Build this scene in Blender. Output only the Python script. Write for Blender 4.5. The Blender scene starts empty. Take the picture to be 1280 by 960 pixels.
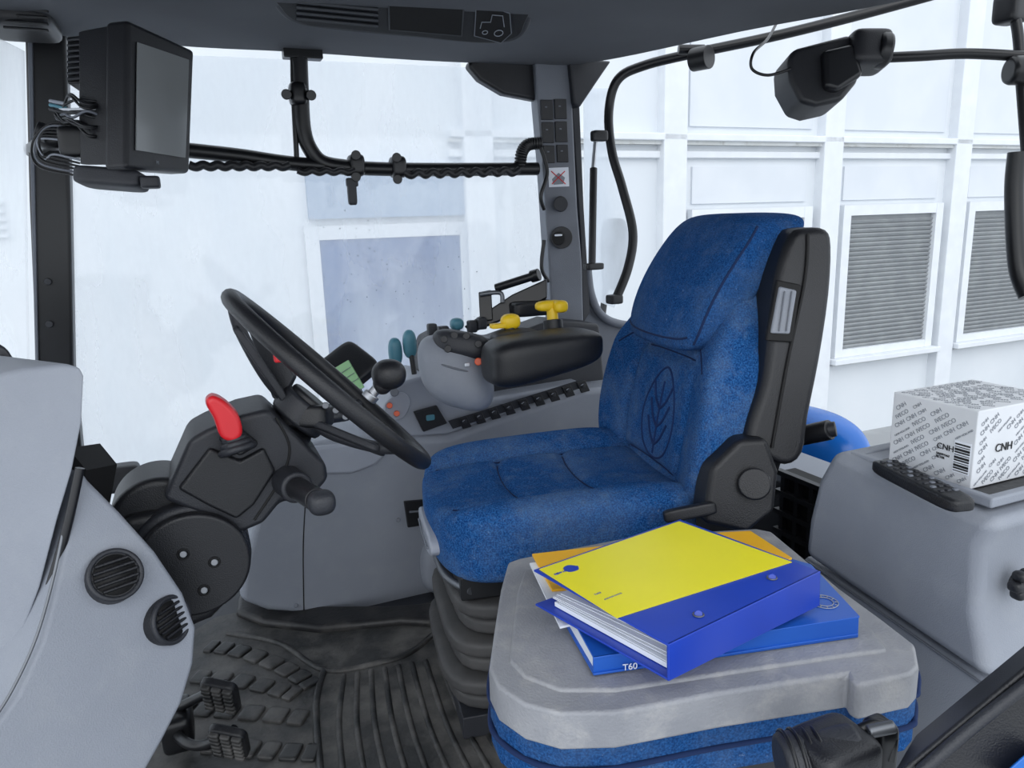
import bpy, bmesh, math, random
from mathutils import Vector, Matrix
random.seed(3)
V=Vector
# ---------------------------------------------------------------- camera model
FP=924.0
C=V((0,0,1.05))
yaw,pit,rol=math.radians(23),math.radians(12.5),math.radians(1.8)
f0=V((math.sin(yaw),math.cos(yaw),0)); r0=V((math.cos(yaw),-math.sin(yaw),0)); z0=V((0,0,1))
fw=f0*math.cos(pit)-z0*math.sin(pit); u0=f0*math.sin(pit)+z0*math.cos(pit)
rt=r0*math.cos(rol)-u0*math.sin(rol); up=u0*math.cos(rol)+r0*math.sin(rol)
def ray(px,py): return fw+rt*((px-640)/FP)-up*((py-480)/FP)
def P(px,py,d): return C+ray(px,py)*d
def PL(px,py,pt,n):
    r=ray(px,py); n=V(n); return C+r*((V(pt)-C).dot(n)/r.dot(n))
def PY(px,py,y): return PL(px,py,(0,y,0),(0,1,0))
def PX(px,py,x): return PL(px,py,(x,0,0),(1,0,0))
def PZ(px,py,z): return PL(px,py,(0,0,z),(0,0,1))
sc=bpy.context.scene
cd=bpy.data.cameras.new('camera'); cam=bpy.data.objects.new('camera',cd); sc.collection.objects.link(cam)
m=Matrix((rt,up,-fw)).transposed().to_4x4(); m.translation=C; cam.matrix_world=m
cd.sensor_fit='HORIZONTAL'; cd.sensor_width=36; cd.lens=36*FP/1280; cd.clip_start=0.02
sc.camera=cam
sc.view_settings.view_transform='Standard'
# ---------------------------------------------------------------- materials
def lin(h):
    h=h.lstrip('#'); o=[]
    for i in (0,2,4):
        c=int(h[i:i+2],16)/255; o.append(c/12.92 if c<=.04045 else ((c+.055)/1.055)**2.4)
    return (*o,1)
def mat(name,hx,rough=.5,metal=0,bump=0,bs=300,hx2=None,vs=6,lo=.4,hi=.7,spec=.5,emit=0,detail=3):
    M=bpy.data.materials.new(name); M.use_nodes=True; nt=M.node_tree; b=nt.nodes['Principled BSDF']
    b.inputs['Base Color'].default_value=lin(hx); b.inputs['Roughness'].default_value=rough; b.inputs['Metallic'].default_value=metal
    b.inputs['Specular IOR Level'].default_value=spec
    tc=nt.nodes.new('ShaderNodeTexCoord')
    n=nt.nodes.new('ShaderNodeTexNoise'); n.inputs['Scale'].default_value=vs; n.inputs['Detail'].default_value=detail
    nt.links.new(tc.outputs['Object'],n.inputs['Vector'])
    rp=nt.nodes.new('ShaderNodeValToRGB'); rp.color_ramp.elements[0].position=lo; rp.color_ramp.elements[1].position=hi
    c1=lin(hx); c2=lin(hx2) if hx2 else tuple(min(1,c*1.12) for c in c1[:3])+(1,)
    rp.color_ramp.elements[0].color=c1; rp.color_ramp.elements[1].color=c2
    nt.links.new(n.outputs['Fac'],rp.inputs['Fac']); nt.links.new(rp.outputs['Color'],b.inputs['Base Color'])
    if bump:
        n2=nt.nodes.new('ShaderNodeTexNoise'); n2.inputs['Scale'].default_value=bs; n2.inputs['Detail'].default_value=2
        nt.links.new(tc.outputs['Object'],n2.inputs['Vector'])
        bp=nt.nodes.new('ShaderNodeBump'); bp.inputs['Strength'].default_value=bump; bp.inputs['Distance'].default_value=.003
        nt.links.new(n2.outputs['Fac'],bp.inputs['Height']); nt.links.new(bp.outputs['Normal'],b.inputs['Normal'])
    if emit:
        b.inputs['Emission Color'].default_value=lin(hx); b.inputs['Emission Strength'].default_value=emit
    return M
def dusty(M,dust,scale,lo,hi,mxv,det=8,rough=True):
    nt=M.node_tree; bs=nt.nodes['Principled BSDF']; src=bs.inputs['Base Color'].links[0].from_socket
    tc=[n for n in nt.nodes if n.type=='TEX_COORD'][0]
    n=nt.nodes.new('ShaderNodeTexNoise'); n.inputs['Scale'].default_value=scale; n.inputs['Detail'].default_value=det; n.inputs['Roughness'].default_value=.65
    nt.links.new(tc.outputs['Object'],n.inputs['Vector'])
    mr=nt.nodes.new('ShaderNodeMapRange'); mr.inputs[1].default_value=lo; mr.inputs[2].default_value=hi; mr.inputs[3].default_value=0; mr.inputs[4].default_value=mxv
    nt.links.new(n.outputs['Fac'],mr.inputs[0])
    mx=nt.nodes.new('ShaderNodeMix'); mx.data_type='RGBA'; mx.inputs[7].default_value=lin(dust)
    nt.links.new(mr.outputs[0],mx.inputs[0]); nt.links.new(src,mx.inputs[6]); nt.links.new(mx.outputs[2],bs.inputs['Base Color'])
    if rough:
        m2=nt.nodes.new('ShaderNodeMath'); m2.operation='MULTIPLY_ADD'; m2.inputs[1].default_value=.5; m2.inputs[2].default_value=bs.inputs['Roughness'].default_value
        nt.links.new(mr.outputs[0],m2.inputs[0]); nt.links.new(m2.outputs[0],bs.inputs['Roughness'])
    return M
def fabric(name,a,b_,dust,amt=.5):
    M=mat(name,a,.97,bump=.7,bs=420,hx2=b_,vs=330,lo=.36,hi=.66,spec=.1)
    dusty(M,dust,5.5,.45,.75,amt,10,False)
    dusty(M,dust,28,.52,.78,amt*.7,6,False)
    dusty(M,'#9db0c6',130,.66,.75,.4,3,False)
    return M
GREY=dusty(mat('grey_plastic','#878c96',.5,bump=.25,bs=500,hx2='#8f949e',vs=4),'#a3a6aa',14,.5,.8,.3)
GREY2=mat('light_grey_plastic','#979ca7',.45,bump=.2,bs=500,hx2='#9fa4af')
GREYD=mat('mid_grey_plastic','#666a73',.5,bump=.25,bs=400,hx2='#6f747d')
LID=dusty(mat('scuffed_grey_plastic','#86888e',.5,bump=.35,bs=260,hx2='#9c9da1',vs=9,detail=8),'#bdbab6',22,.5,.8,.55)
BLK=mat('black_plastic','#18191d',.42,bump=.25,bs=500,hx2='#202126')
BLK2=mat('satin_black_metal','#101114',.35,hx2='#17181c')
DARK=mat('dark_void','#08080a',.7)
CHAR=mat('charcoal_plastic','#25272d',.5,bump=.25,bs=400,hx2='#2d2f35')
HEAD=mat('headliner_fabric','#4f5258',.9,bump=.3,bs=600,hx2='#585b61',vs=3)
OVH=mat('overhead_plastic','#3a3d43',.6,bump=.25,bs=500,hx2='#42454b')
RUB=dusty(mat('floor_rubber','#272829',.5,bump=.6,bs=60,hx2='#3c3c3c',vs=9,lo=.4,hi=.75,detail=8),'#8b8884',6,.42,.74,.6)
RUB2=dusty(mat('ridge_rubber','#1e1f20',.45,bump=.3,bs=90,hx2='#343434',vs=14),'#868380',9,.45,.74,.5)
RUB3=dusty(mat('cove_rubber','#1c1c1e',.45,bump=.3,bs=90,hx2='#2c2b2b',vs=14),'#6e6a66',9,.5,.75,.4)
BEL=mat('suspension_rubber','#3c3c3d',.6,bump=.3,bs=80,hx2='#4b4a4a',vs=10)
FAB=fabric('blue_seat_fabric','#123a73','#3169a6','#71849b')
FAB2=fabric('blue_seat_fabric_dark','#11386c','#285c98','#667c98',.4)
SEAM=mat('seam_piping','#0a2550',.9)
FLOGO=mat('embossed_dark_blue','#0a2a5c',.9)
RED=mat('red_plastic','#cf1f29',.35)
YEL=mat('yellow_plastic','#e6c01e',.4)
ORG=mat('orange_plastic','#d8552a',.4)
TEAL=mat('teal_plastic','#4d8394',.4)
STEEL=mat('steel','#b8bbc0',.3,metal=.9)
DSTEEL=mat('dull_steel','#6e7176',.4,metal=.7)
LCD=mat('green_lcd','#7fae7c',.3,emit=.05)
SCR=mat('monitor_glass','#7c7f80',.10,hx2='#8b8e8f',vs=3)
WHT=mat('white_render_wall','#d3d8dd',.85,bump=.2,bs=30,hx2='#dbdfe3',vs=1.2)
WHT2=mat('white_trim_paint','#d8dce1',.7,hx2='#dee2e6')
PANEL=mat('recess_panel','#cfd4da',.8,hx2='#d6dadf',vs=2)
PANELB=mat('blue_grey_panel','#8496ae',.5,hx2='#92a3b8',vs=2)
GRIME=dusty(mat('ledge_grime','#c4c6c4',.9,hx2='#d0d3d4',vs=4),'#8d8b84',6,.55,.7,.6)
BLIND=mat('blind_slats','#8d9194',.6,hx2='#999d9f')
WGL=dusty(mat('dark_blue_pane','#27457a',.15,hx2='#36588c',vs=1.5),'#7388a6',9,.55,.75,.5)
GND=mat('yard_paving','#9a9c9e',.9,bump=.5,bs=40,hx2='#b3b5b6',vs=2)
BBLUE=mat('binder_blue','#163aa8',.3,hx2='#1a42b6')
BBLUE2=mat('manual_blue','#1c56b4',.35,hx2='#2460be')
BYEL=mat('binder_yellow','#e9df1e',.3,hx2='#efe42a')
OYEL=mat('manual_orange_yellow','#eeb21c',.4)
PAPER=mat('paper_pages','#dfe3ea',.8)
CARD=mat('printed_carton','#d0d3d7',.6,hx2='#d8dade')
INK=mat('grey_print','#80858d',.7); INKB=mat('black_print','#16171a',.6)
FEND=mat('blue_paint_and_reflection','#1763b8',.25)  # fender paint; also colours the painted reflection on the door sill
DROP=mat('droplet_grey','#5a6068',.5)  # opaque dark grey for the rain droplets on the pane
def glassmat(name,haze,tint):
    M=bpy.data.materials.new(name); M.use_nodes=True; nt=M.node_tree; nt.nodes.clear()
    o=nt.nodes.new('ShaderNodeOutputMaterial'); t=nt.nodes.new('ShaderNodeBsdfTransparent'); d=nt.nodes.new('ShaderNodeBsdfTranslucent')
    g=nt.nodes.new('ShaderNodeBsdfGlossy'); g.inputs['Roughness'].default_value=.05
    d.inputs['Color'].default_value=lin(tint); mx=nt.nodes.new('ShaderNodeMixShader'); m2=nt.nodes.new('ShaderNodeMixShader')
    tc=nt.nodes.new('ShaderNodeTexCoord'); n=nt.nodes.new('ShaderNodeTexNoise'); n.inputs['Scale'].default_value=6; n.inputs['Detail'].default_value=8
    mr=nt.nodes.new('ShaderNodeMapRange'); mr.inputs[1].default_value=.3; mr.inputs[2].default_value=.7; mr.inputs[3].default_value=haze*.6; mr.inputs[4].default_value=haze*1.4
    mp=nt.nodes.new('ShaderNodeMapping'); mp.inputs['Scale'].default_value=(1,1,.3)
    nt.links.new(tc.outputs['Object'],mp.inputs[0]); nt.links.new(mp.outputs[0],n.inputs['Vector']); nt.links.new(n.outputs['Fac'],mr.inputs[0]); nt.links.new(mr.outputs[0],mx.inputs[0])
    nt.links.new(t.outputs[0],mx.inputs[1]); nt.links.new(d.outputs[0],mx.inputs[2])
    m2.inputs[0].default_value=.03; nt.links.new(mx.outputs[0],m2.inputs[1]); nt.links.new(g.outputs[0],m2.inputs[2])
    nt.links.new(m2.outputs[0],o.inputs[0]); return M
GLASS=glassmat('misted_glass',.32,'#f4f8fc'); GLASSQ=glassmat('fogged_quarter_glass',.55,'#f4f8fc')
# ---------------------------------------------------------------- mesh helpers
def grp(name):
    e=bpy.data.objects.new(name,None); e.empty_display_size=.05; sc.collection.objects.link(e); return e
def addobj(name,me,M,par):
    ob=bpy.data.objects.new(name,me); sc.collection.objects.link(ob)
    if M: me.materials.append(M)
    if par: ob.parent=par
    return ob
def finish(bm,name,M,par,smooth=True):
    bmesh.ops.recalc_face_normals(bm,faces=bm.faces)
    me=bpy.data.meshes.new(name); bm.to_mesh(me); bm.free()
    if smooth:
        for p in me.polygons: p.use_smooth=True
    return addobj(name,me,M,par)
def bev(ob,w,seg=3,ang=30):
    b=ob.modifiers.new('bevel','BEVEL'); b.width=w; b.segments=seg; b.limit_method='ANGLE'; b.angle_limit=math.radians(ang); b.harden_normals=True
def prism(name,pts,ex,M,par,b=.004,seg=3,ex2=None):
    bm=bmesh.new(); ex=V(ex); n=len(pts)
    a=[bm.verts.new(p) for p in pts]; c=[bm.verts.new(V(p)+ex) for p in pts]
    bm.faces.new(a); bm.faces.new(c[::-1])
    for i in range(n): bm.faces.new((a[i],c[i],c[(i+1)%n],a[(i+1)%n]))
    ob=finish(bm,name,M,par,smooth=b>0)
    if b>0: bev(ob,b,seg)
    return ob
def catmull(pts,k=8,cyc=False):
    pts=[V(p) for p in pts]; n=len(pts); o=[]
    rng=range(n if cyc else n-1)
    for i in rng:
        if cyc: p0,p1,p2,p3=pts[i-1],pts[i],pts[(i+1)%n],pts[(i+2)%n]
        else: p0,p1,p2,p3=pts[max(i-1,0)],pts[i],pts[i+1],pts[min(i+2,n-1)]
        for j in range(k):
            t=j/k; o.append(.5*((2*p1)+(-p0+p2)*t+(2*p0-5*p1+4*p2-p3)*t*t+(-p0+3*p1-3*p2+p3)*t**3))
    if not cyc: o.append(pts[-1])
    return o
def cprism(name,pts,ex,M,par,b=.006,k=5,seg=3): return prism(name,catmull(pts,k,True),ex,M,par,b,seg)
def tube(name,pts,r,M,par,cyc=False,smooth=True,k=8):
    if smooth: pts=catmull(pts,k,cyc)
    cu=bpy.data.curves.new(name,'CURVE'); cu.dimensions='3D'; s=cu.splines.new('POLY'); s.points.add(len(pts)-1)
    for q,p in zip(s.points,pts): q.co=(*p,1)
    s.use_cyclic_u=cyc; cu.bevel_depth=r; cu.bevel_resolution=4; cu.use_fill_caps=True
    cu.materials.append(M); ob=bpy.data.objects.new(name,cu); sc.collection.objects.link(ob)
    if par: ob.parent=par
    return ob
def cyl(name,p1,p2,r1,M,par,r2=None,b=.002,seg=32):
    p1,p2=V(p1),V(p2); d=p2-p1; bm=bmesh.new()
    bmesh.ops.create_cone(bm,cap_ends=True,segments=seg,radius1=r1,radius2=r1 if r2 is None else r2,depth=d.length)
    q=d.to_track_quat('Z','Y').to_matrix().to_4x4(); q.translation=(p1+p2)/2
    bmesh.ops.transform(bm,matrix=q,verts=bm.verts)
    ob=finish(bm,name,M,par); bev(ob,b,2,40); return ob
_cg={}
def cubegrid(res):
    if res in _cg: return _cg[res]
    idx={};vs=[];fs=[]
    def vid(k):
        if k not in idx: idx[k]=len(vs); vs.append(tuple(2*c/res-1 for c in k))
        return idx[k]
    for ax in range(3):
        for sg in (0,res):
            for i in range(res):
                for j in range(res):
                    q=[]
                    for (a,b) in ((i,j),(i+1,j),(i+1,j+1),(i,j+1)):
                        k=[0,0,0]; k[ax]=sg; k[(ax+1)%3]=a; k[(ax+2)%3]=b; q.append(vid(tuple(k)))
                    fs.append(q)
    _cg[res]=(vs,fs); return _cg[res]
def soft(name,fn,M,par,n=5,res=14):
    vs,fs=cubegrid(res); bm=bmesh.new(); L=[]
    for (x,y,z) in vs:
        w=(abs(x)**n+abs(y)**n+abs(z)**n)**(1/n)
        L.append(bm.verts.new(fn(x/w,y/w,z/w)))
    for f in fs: bm.faces.new([L[i] for i in f])
    return finish(bm,name,M,par)
def axes(xd=None,yd=None):
    x=V(xd).normalized(); y=V(yd); y=(y-x*y.dot(x)).normalized(); return x,y,x.cross(y)
WORLD=(V((1,0,0)),V((0,1,0)),V((0,0,1)))
def rbox(name,c,h,M,par,ax=WORLD,n=6,res=10):
    c=V(c); a,b,d=ax
    return soft(name,lambda x,y,z:c+a*x*h[0]+b*y*h[1]+d*z*h[2],M,par,n,res)
def box(name,c,h,M,par,ax=WORLD,b=.003):
    c=V(c); a,bb,d=ax
    pts=[c+a*sx*h[0]+bb*sy*h[1]-d*h[2] for sx,sy in ((-1,-1),(1,-1),(1,1),(-1,1))]
    return prism(name,pts,d*2*h[2],M,par,b)
def ring(name,c,nrm,R,r,M,par,seg=64,fn=None):
    n=V(nrm).normalized(); a=n.orthogonal().normalized(); b=n.cross(a)
    return tube(name,[V(c)+a*R*math.cos(t)+b*R*math.sin(t) for t in [2*math.pi*i/seg for i in range(seg)]],r,M,par,cyc=True,smooth=False)
def text(name,s,o,xd,yd,size,M,par,ex=.0004):
    cu=bpy.data.curves.new(name,'FONT'); cu.body=s; cu.size=size; cu.extrude=ex; cu.materials.append(M)
    ob=bpy.data.objects.new(name,cu); sc.collection.objects.link(ob)
    x,y,z=axes(xd,yd); mm=Matrix((x,y,z)).transposed().to_4x4(); mm.translation=V(o)
    if par: ob.parent=par
    ob.matrix_world=mm; return ob
# ---------------------------------------------------------------- surroundings
g=grp('ground'); box('paving',(3,4,-1.35),(14,10,.05),GND,g,b=0)
g=grp('building_facade'); YF=5.5
box('wall',(3,YF+.25,1.9),(14,.15,3.3),WHT,g,b=0)
pitch=1.8; c0=5.72
cols=[c0+pitch*i for i in range(-1,5)]
for i,x in enumerate(cols+[cols[0]-1.8]):
    box('pilaster_%d'%i,(x,YF+.05,1.9),(.12,.06,3.3),WHT2,g,b=.01)
box('ledge',(7.9,YF+.06,1.70),(6.0,.07,.03),WHT2,g,b=.01)
box('ledge_grime',(7.9,YF+.075,1.655),(6.0,.05,.015),GRIME,g,b=0)
box('lintel',(7.9,YF+.08,1.56),(6.0,.03,.03),WHT2,g,b=.01)
def bwin(nm,xa,xb,za,zb,blind=True,FM=WHT2,fd=.035):
    w=grp(nm); y=YF+.05
    for a,b_,c_,d_,o in ((xa,xa+.1,za,zb,0),(xb-.1,xb,za,zb,0),(xa+.1,xb-.1,zb-.1,zb,.004),(xa+.1,xb-.1,za,za+.08,.004)):
        box('frame',((a+b_)/2,y+o+.035-fd,(c_+d_)/2),((b_-a)/2,fd,(d_-c_)/2),FM,w,b=0)
    box('sill',((xa+xb)/2,y-.04,za-.03),((xb-xa)/2+.06,.07,.028),FM,w,b=.008)
    box('sill_grime',((xa+xb)/2,y+.0,za-.07),((xb-xa)/2+.03,.045,.01),GRIME,w,b=0)
    box('pane',((xa+xb)/2,y+.03,(za+zb)/2),((xb-xa)/2-.09,.004,(zb-za)/2-.07),BLIND if blind else WGL,w,b=0)
    if blind:
        n=int((zb-za-.2)/.045)
        for i in range(n):
            box('slat',((xa+xb)/2,y+.012,za+.1+i*.045),((xb-xa)/2-.1,.010,.014),BLIND,w,ax=(V((1,0,0)),V((0,1,.7)).normalized(),V((0,-.7,1)).normalized()),b=0)
    return w
for i,x in enumerate(cols[:-1]):
    bwin('window_%d'%(i+1),x+.2,x+pitch-.2,-.43,1.09)
    box('recess_panel_%d'%i,(x+.9,YF+.09,1.3),(.66,.012,.16),PANEL,g,b=0)
    box('upper_panel_%d'%i,(x+.9,YF+.09,2.6),(.70,.012,.8),PANEL,g,b=0)
bwin('window_6',.78,2.06,-.75,1.05,False,PANEL,.012)
box('recess_panel_9',(1.42,YF+.07,1.29),(.60,.03,.19),PANELB,g,b=0)
for i in range(5): box('vent_slat',(-1.15,YF+.09,1.05+i*.05),(.13,.02,.01),PANEL,g,b=0)
g=grp('rear_fender')
soft('fender_skin',lambda x,y,z:P(1012,562,2.45)+V((x*.10,y*.22,z*.14)),FEND,g,n=2.5,res=16)
box('fender_stay',P(1012,562,2.45)+V((0,0,-.7)),(.03,.03,.60),BLK2,g)
g=grp('exterior_mirror')
rbox('mirror_head',PY(768,318,2.75),(.05,.05,.15),BLK,g,n=4); tube('mirror_stem',[PY(762,318,2.75),PY(752,400,2.7),PY(740,440,2.4)],.014,BLK2,g)
# ---------------------------------------------------------------- cab shell
g=grp('floor'); box('floor_pan',(.45,1.4,-.03),(1.0,.85,.028),CHAR,g,b=0)
g=grp('ceiling')
edge=[(-120,38),(30,45),(100,50),(245,62),(370,68),(520,78),(640,83),(690,84),(730,82),(800,70),(930,42),(1050,20),(1150,0),(1260,-25)]
pts=[PZ(a,b,1.5) for a,b in edge]; pts=catmull(pts,3)
pts=pts+[V((1.7,.45,1.5)),V((-.75,.45,1.5)),V((-.75,pts[0].y,1.5))]
prism('headliner',pts,(0,0,.14),HEAD,g,b=.03,seg=5)
on=V((-.05,-.42,-.90)).normalized()
op=P(500,52,1.70)
def OP(a,b): return PL(a,b,op,on)
pn=g
cprism('console_housing',[OP(*q) for q in [(322,-60),(336,-5),(350,20),(375,34),(430,42),(520,50),(600,57),(645,53),(664,32),(668,-5),(668,-60),(500,-70)]],-on*.09,OVH,pn,b=.012)
cprism('console_bezel',[OP(*q)+on*.003 for q in [(338,-50),(350,5),(378,26),(430,33),(520,42),(600,50),(638,46),(655,26),(658,-50)]],on*.006,BLK,pn,b=.003)
prism('console_display',[OP(*q)+on*.011 for q in [(484,-20),(486,30),(576,38),(580,-20)]],on*.004,DARK,pn,b=.002)
tube('display_rim',[OP(*q)+on*.014 for q in [(484,-20),(486,30),(576,38),(580,-20)]],.0022,OVH,pn,smooth=False)
prism('icon_panel',[OP(*q)+on*.011 for q in [(594,2),(592,38),(625,47),(638,35),(636,10),(615,2)]],on*.004,DARK,pn,b=.002)
tube('icon_panel_rim',[OP(*q)+on*.014 for q in [(594,2),(592,38),(625,47),(638,35),(636,10),(615,2)]],.0014,GREYD,pn,cyc=True,smooth=False)
ring('tractor_icon_wheel',OP(622,34)+on*.016,on,.010,.001,GREY,pn); ring('tractor_icon_wheel',OP(605,33)+on*.016,on,.006,.001,GREY,pn)
tube('tractor_icon_body',[OP(*q)+on*.016 for q in [(599,28),(601,20),(612,20),(614,11),(627,12),(629,26)]],.001,GREY,pn,smooth=False)
for i in range(6): tube('vent_slat',[OP(370,-18+i*7)+on*.012,OP(472,-8+i*7)+on*.012],.0032,OVH,pn,smooth=False)
# front right pillar
g=grp('front_pillar')
prism('post',[PY(*q,2.2) for q in [(30,20),(82,20),(88,250),(92,460),(108,620),(112,700),(80,700),(66,560),(45,460),(36,250)]],(0,.06,0),BLK2,g,b=.01)
prism('post_side',[PY(*q,2.19) for q in [(34,40),(40,40),(48,460),(44,460)]],(0,.02,0),GREYD,g,b=.002)
for q in ((60,352),(62,405)): cyl('bolt',PY(*q,2.2),PY(*q,2.2)+V((0,-.008,0)),.009,CHAR,g)
g=grp('roof_trim_cover'); rbox('cover',P(38,10,1.75),(.16,.14,.05),CHAR,g); rbox('cover_edge',P(25,22,1.6),(.07,.1,.035),BLK,g)
for i in range(4): tube('cover_rib',[P(5,10+i*8,1.52),P(60,14+i*8,1.52)],.003,BLK2,g,smooth=False)
YG=2.25
g=grp('side_window')
prism('pane',[PY(*q,YG) for q in [(85,62),(680,88),(700,520),(690,640),(300,800),(100,760)]],(0,.006,0),GLASS,g,b=0)
prism('quarter_pane',[PY(*q,2.3) for q in [(730,110),(764,110),(768,190),(780,240),(789,290),(784,335),(768,385),(732,370)]],(0,.006,0),GLASSQ,g,b=0)
bm=bmesh.new()
for i in range(90):
    a=random.uniform(400,600); b=random.triangular(255,440,330); r=random.uniform(.0007,.0020)
    mm=Matrix.Translation(PY(a,b,YG-.002)); bmesh.ops.create_icosphere(bm,subdivisions=1,radius=r,matrix=mm)
finish(bm,'water_droplets',DROP,g)  # rain droplets on the glass, modelled as opaque dark beads
tube('bottom_frame',[PY(*q,YG-.03) for q in [(118,605),(180,600),(260,592),(330,588)]],.017,BLK2,g)
rbox('latch',PY(150,597,2.1),(.05,.03,.035),BLK,g); rbox('latch_foot',PY(163,614,2.1),(.03,.03,.02),CHAR,g)
rbox('bracket',PY(205,600,2.1),(.035,.02,.03),BLK,g); tube('latch_rod',[PY(175,600,2.1),PY(205,588,2.1),PY(220,586,2.1)],.009,BLK2,g)
g=grp('windscreen')
prism('pane',[PY(31,64,2.18),PY(44,900,2.18),PY(44,900,2.18)+V((-.12,-.55,0)),PY(31,64,2.18)+V((-.12,-.55,0))],(-.006,0,0),GLASS,g,b=0)
g=grp('rear_pillar')
PF=2.12
prism('trim_face',[PY(*q,PF) for q in [(668,70),(712,70),(716,130),(722,260),(728,330),(730,410),(690,410),(686,330),(678,200),(672,130)]],(.02,.09,0),GREYD,g,b=.008)
prism('trim_side',[PY(*q,PF+.02) for q in [(711,70),(722,70),(730,260),(738,390),(729,405),(726,300)]],(.02,.09,0),CHAR,g,b=.004)
for r,(a,b,wd,ht) in enumerate([(675,125,15,25),(692,124,15,25),(676,153,15,26),(693,152,15,26),(678,182,14,22),(695,181,14,22)]):
    prism('switch',[PY(*q,PF) for q in [(a,b),(a+wd,b),(a+wd+1,b+ht),(a+1,b+ht)]],(0,-.006,0),BLK,g,b=.002)
    rbox('switch_icon',PY(a+wd*.5,b+ht*.35,PF-.007),(.004,.001,.002),GREYD,g,res=4)
prism('warning_label',[PY(*q,PF) for q in [(685,210),(710,209),(711,233),(686,234)]],(0,-.003,0),PAPER,g,b=0)
prism('label_figure',[PY(*q,PF-.003) for q in [(690,224),(698,216),(706,222),(704,230),(692,231)]],(0,-.001,0),INK,g,b=0)
tube('label_cross',[PY(689,214,PF-.004),PY(707,230,PF-.004)],.0015,RED,g,smooth=False); tube('label_cross',[PY(706,214,PF-.004),PY(690,230,PF-.004)],.0015,RED,g,smooth=False)
cyl('knob_upper',PY(701,255,PF),PY(701,255,PF-.03),.022,CHAR,g)
for s in (1,2): ring('knob_ring',PY(701,255,PF-.01*s),(0,1,0),.022,.002,BLK,g)
cyl('knob_lower',PY(702,297,PF),PY(702,297,PF-.02),.034,BLK,g); cyl('knob_cap',PY(698,298,PF-.02),PY(698,298,PF-.035),.02,DARK,g)
rbox('knob_grip',PY(698,294,PF-.04),(.012,.004,.003),PAPER,g)
prism('upper_gusset',[PY(*q,2.15) for q in [(585,82),(600,100),(630,118),(672,126),(668,72),(590,74)]],(0,.04,0),BLK,g,b=.01)
prism('rear_gusset',[PY(*q,2.1) for q in [(712,72),(765,76),(745,105),(725,135),(718,130)]],(0,.04,0),CHAR,g,b=.008)
tube('quarter_trim',[PY(*q,2.15) for q in [(734,330),(738,365),(750,392),(775,405),(830,410)]],.014,GREYD,g)
prism('quarter_panel',[PY(*q,2.17) for q in [(690,395),(735,370),(752,398),(790,410),(800,560),(690,560)]],(0,.04,0),GREYD,g,b=.006)
g=grp('window_guard_rail'); YR=2.12
def R_(a,b,o=0): return PY(a,b,YR-o)
tube('cross_bar',[R_(236,188),R_(300,195),R_(372,205),R_(470,211),R_(560,212),R_(672,211)],.019,BLK2,g)
tube('upright_bar',[R_(374,62),R_(376,110),R_(379,160),R_(388,187),R_(405,204),R_(440,210)],.021,BLK2,g)
tube('thin_bar',[R_(366,70),R_(367,120),R_(371,200)],.007,BLK2,g)
box('top_bracket',R_(378,68),(.05,.02,.012),BLK2,g)
for a,b in ((372,118),(445,207),(497,209)): rbox('clamp',R_(a,b),(.022,.03,.03),BLK2,g,n=4)
for a,b in ((358,118),(389,119),(445,194),(445,221),(496,197),(497,224)): cyl('clamp_bolt',R_(a,b,.01),R_(a,b,.045),.013,BLK2,g)
tube('harness_a',[R_(236+i*9,207+ (2 if i%2 else -1),.02) for i in range(15)],.011,BLK,g)
tube('harness_b',[R_(505+i*9,217+(3 if i%2 else -2)-(i*.2),.02) for i in range(17)],.010,BLK,g)
tube('harness_c',[R_(372+i*9,214+(2 if i%2 else -1),.03) for i in range(9)],.009,BLK,g)
rbox('connector',R_(440,240,.03),(.012,.01,.035),CHAR,g); rbox('connector_clip',R_(440,228,.03),(.016,.01,.012),CHAR,g)
hp=catmull([R_(650,212),R_(652,192),R_(660,181),R_(676,179)],6)
tube('corrugated_hose',hp,.014,BLK,g,smooth=False)
for i in range(0,len(hp)-1,1): ring('hose_rib',hp[i],hp[i+1]-hp[i],.015,.004,BLK2,g,seg=16)
tube('loop_wire',[PY(676,185,2.1),PY(684,215,2.09),PY(676,245,2.09),PY(680,262,2.1)],.006,BLK2,g)
tube('loop_wire',[PY(680,300,2.1),PY(677,335,2.1),PY(686,352,2.1)],.006,BLK2,g)
g=grp('rear_window_frame')
fr=[P(768,378,2.25),P(785,335,2.25),P(791,290,2.25),P(778,235,2.25),P(765,190,2.25),P(761,140,2.25),P(772,100,2.22),P(805,82,2.2),P(870,66,2.15),P(960,47,2.1),P(1050,25,2.05),P(1150,-2,2.0),P(1220,-22,1.95)]
tube('frame_tube',fr,.014,BLK2,g)
rbox('lower_clip',P(768,374,2.24),(.022,.02,.014),BLK,g)
cyl('roller',P(866,75,2.13),P(866,75,2.13)+V((.02,-.05,.0)),.032,BLK2,g); tube('frame_bracket',[P(848,62,2.13),P(880,62,2.13)],.014,BLK2,g)
tube('side_seal',[PX(*q,1.75) for q in [(1272,190),(1268,240),(1272,330),(1285,370)]],.02,BLK2,g)
g=grp('gas_strut')
cyl('rod',P(745,168,2.2),P(741,215,2.2),.006,STEEL,g); cyl('barrel',P(742,210,2.2),P(740,330,2.2),.011,BLK2,g)
rbox('mount_top',P(749,170,2.2),(.025,.014,.016),BLK2,g); rbox('mount_bottom',P(742,333,2.2),(.03,.014,.01),BLK2,g)
g=grp('rear_work_lamp')
D=1.75
def LS(a,b,k=.93): return (1030+(a-1030)*k, 88+(b-88)*k)
lp=[P(*LS(*q),D) for q in [(982,70),(990,58),(1040,45),(1068,38),(1072,60),(1078,100),(1055,128),(1020,136),(1000,130),(984,100)]]
prism('lamp_body',lp,fw*.11,BLK,g,b=.014,seg=4)
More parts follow.
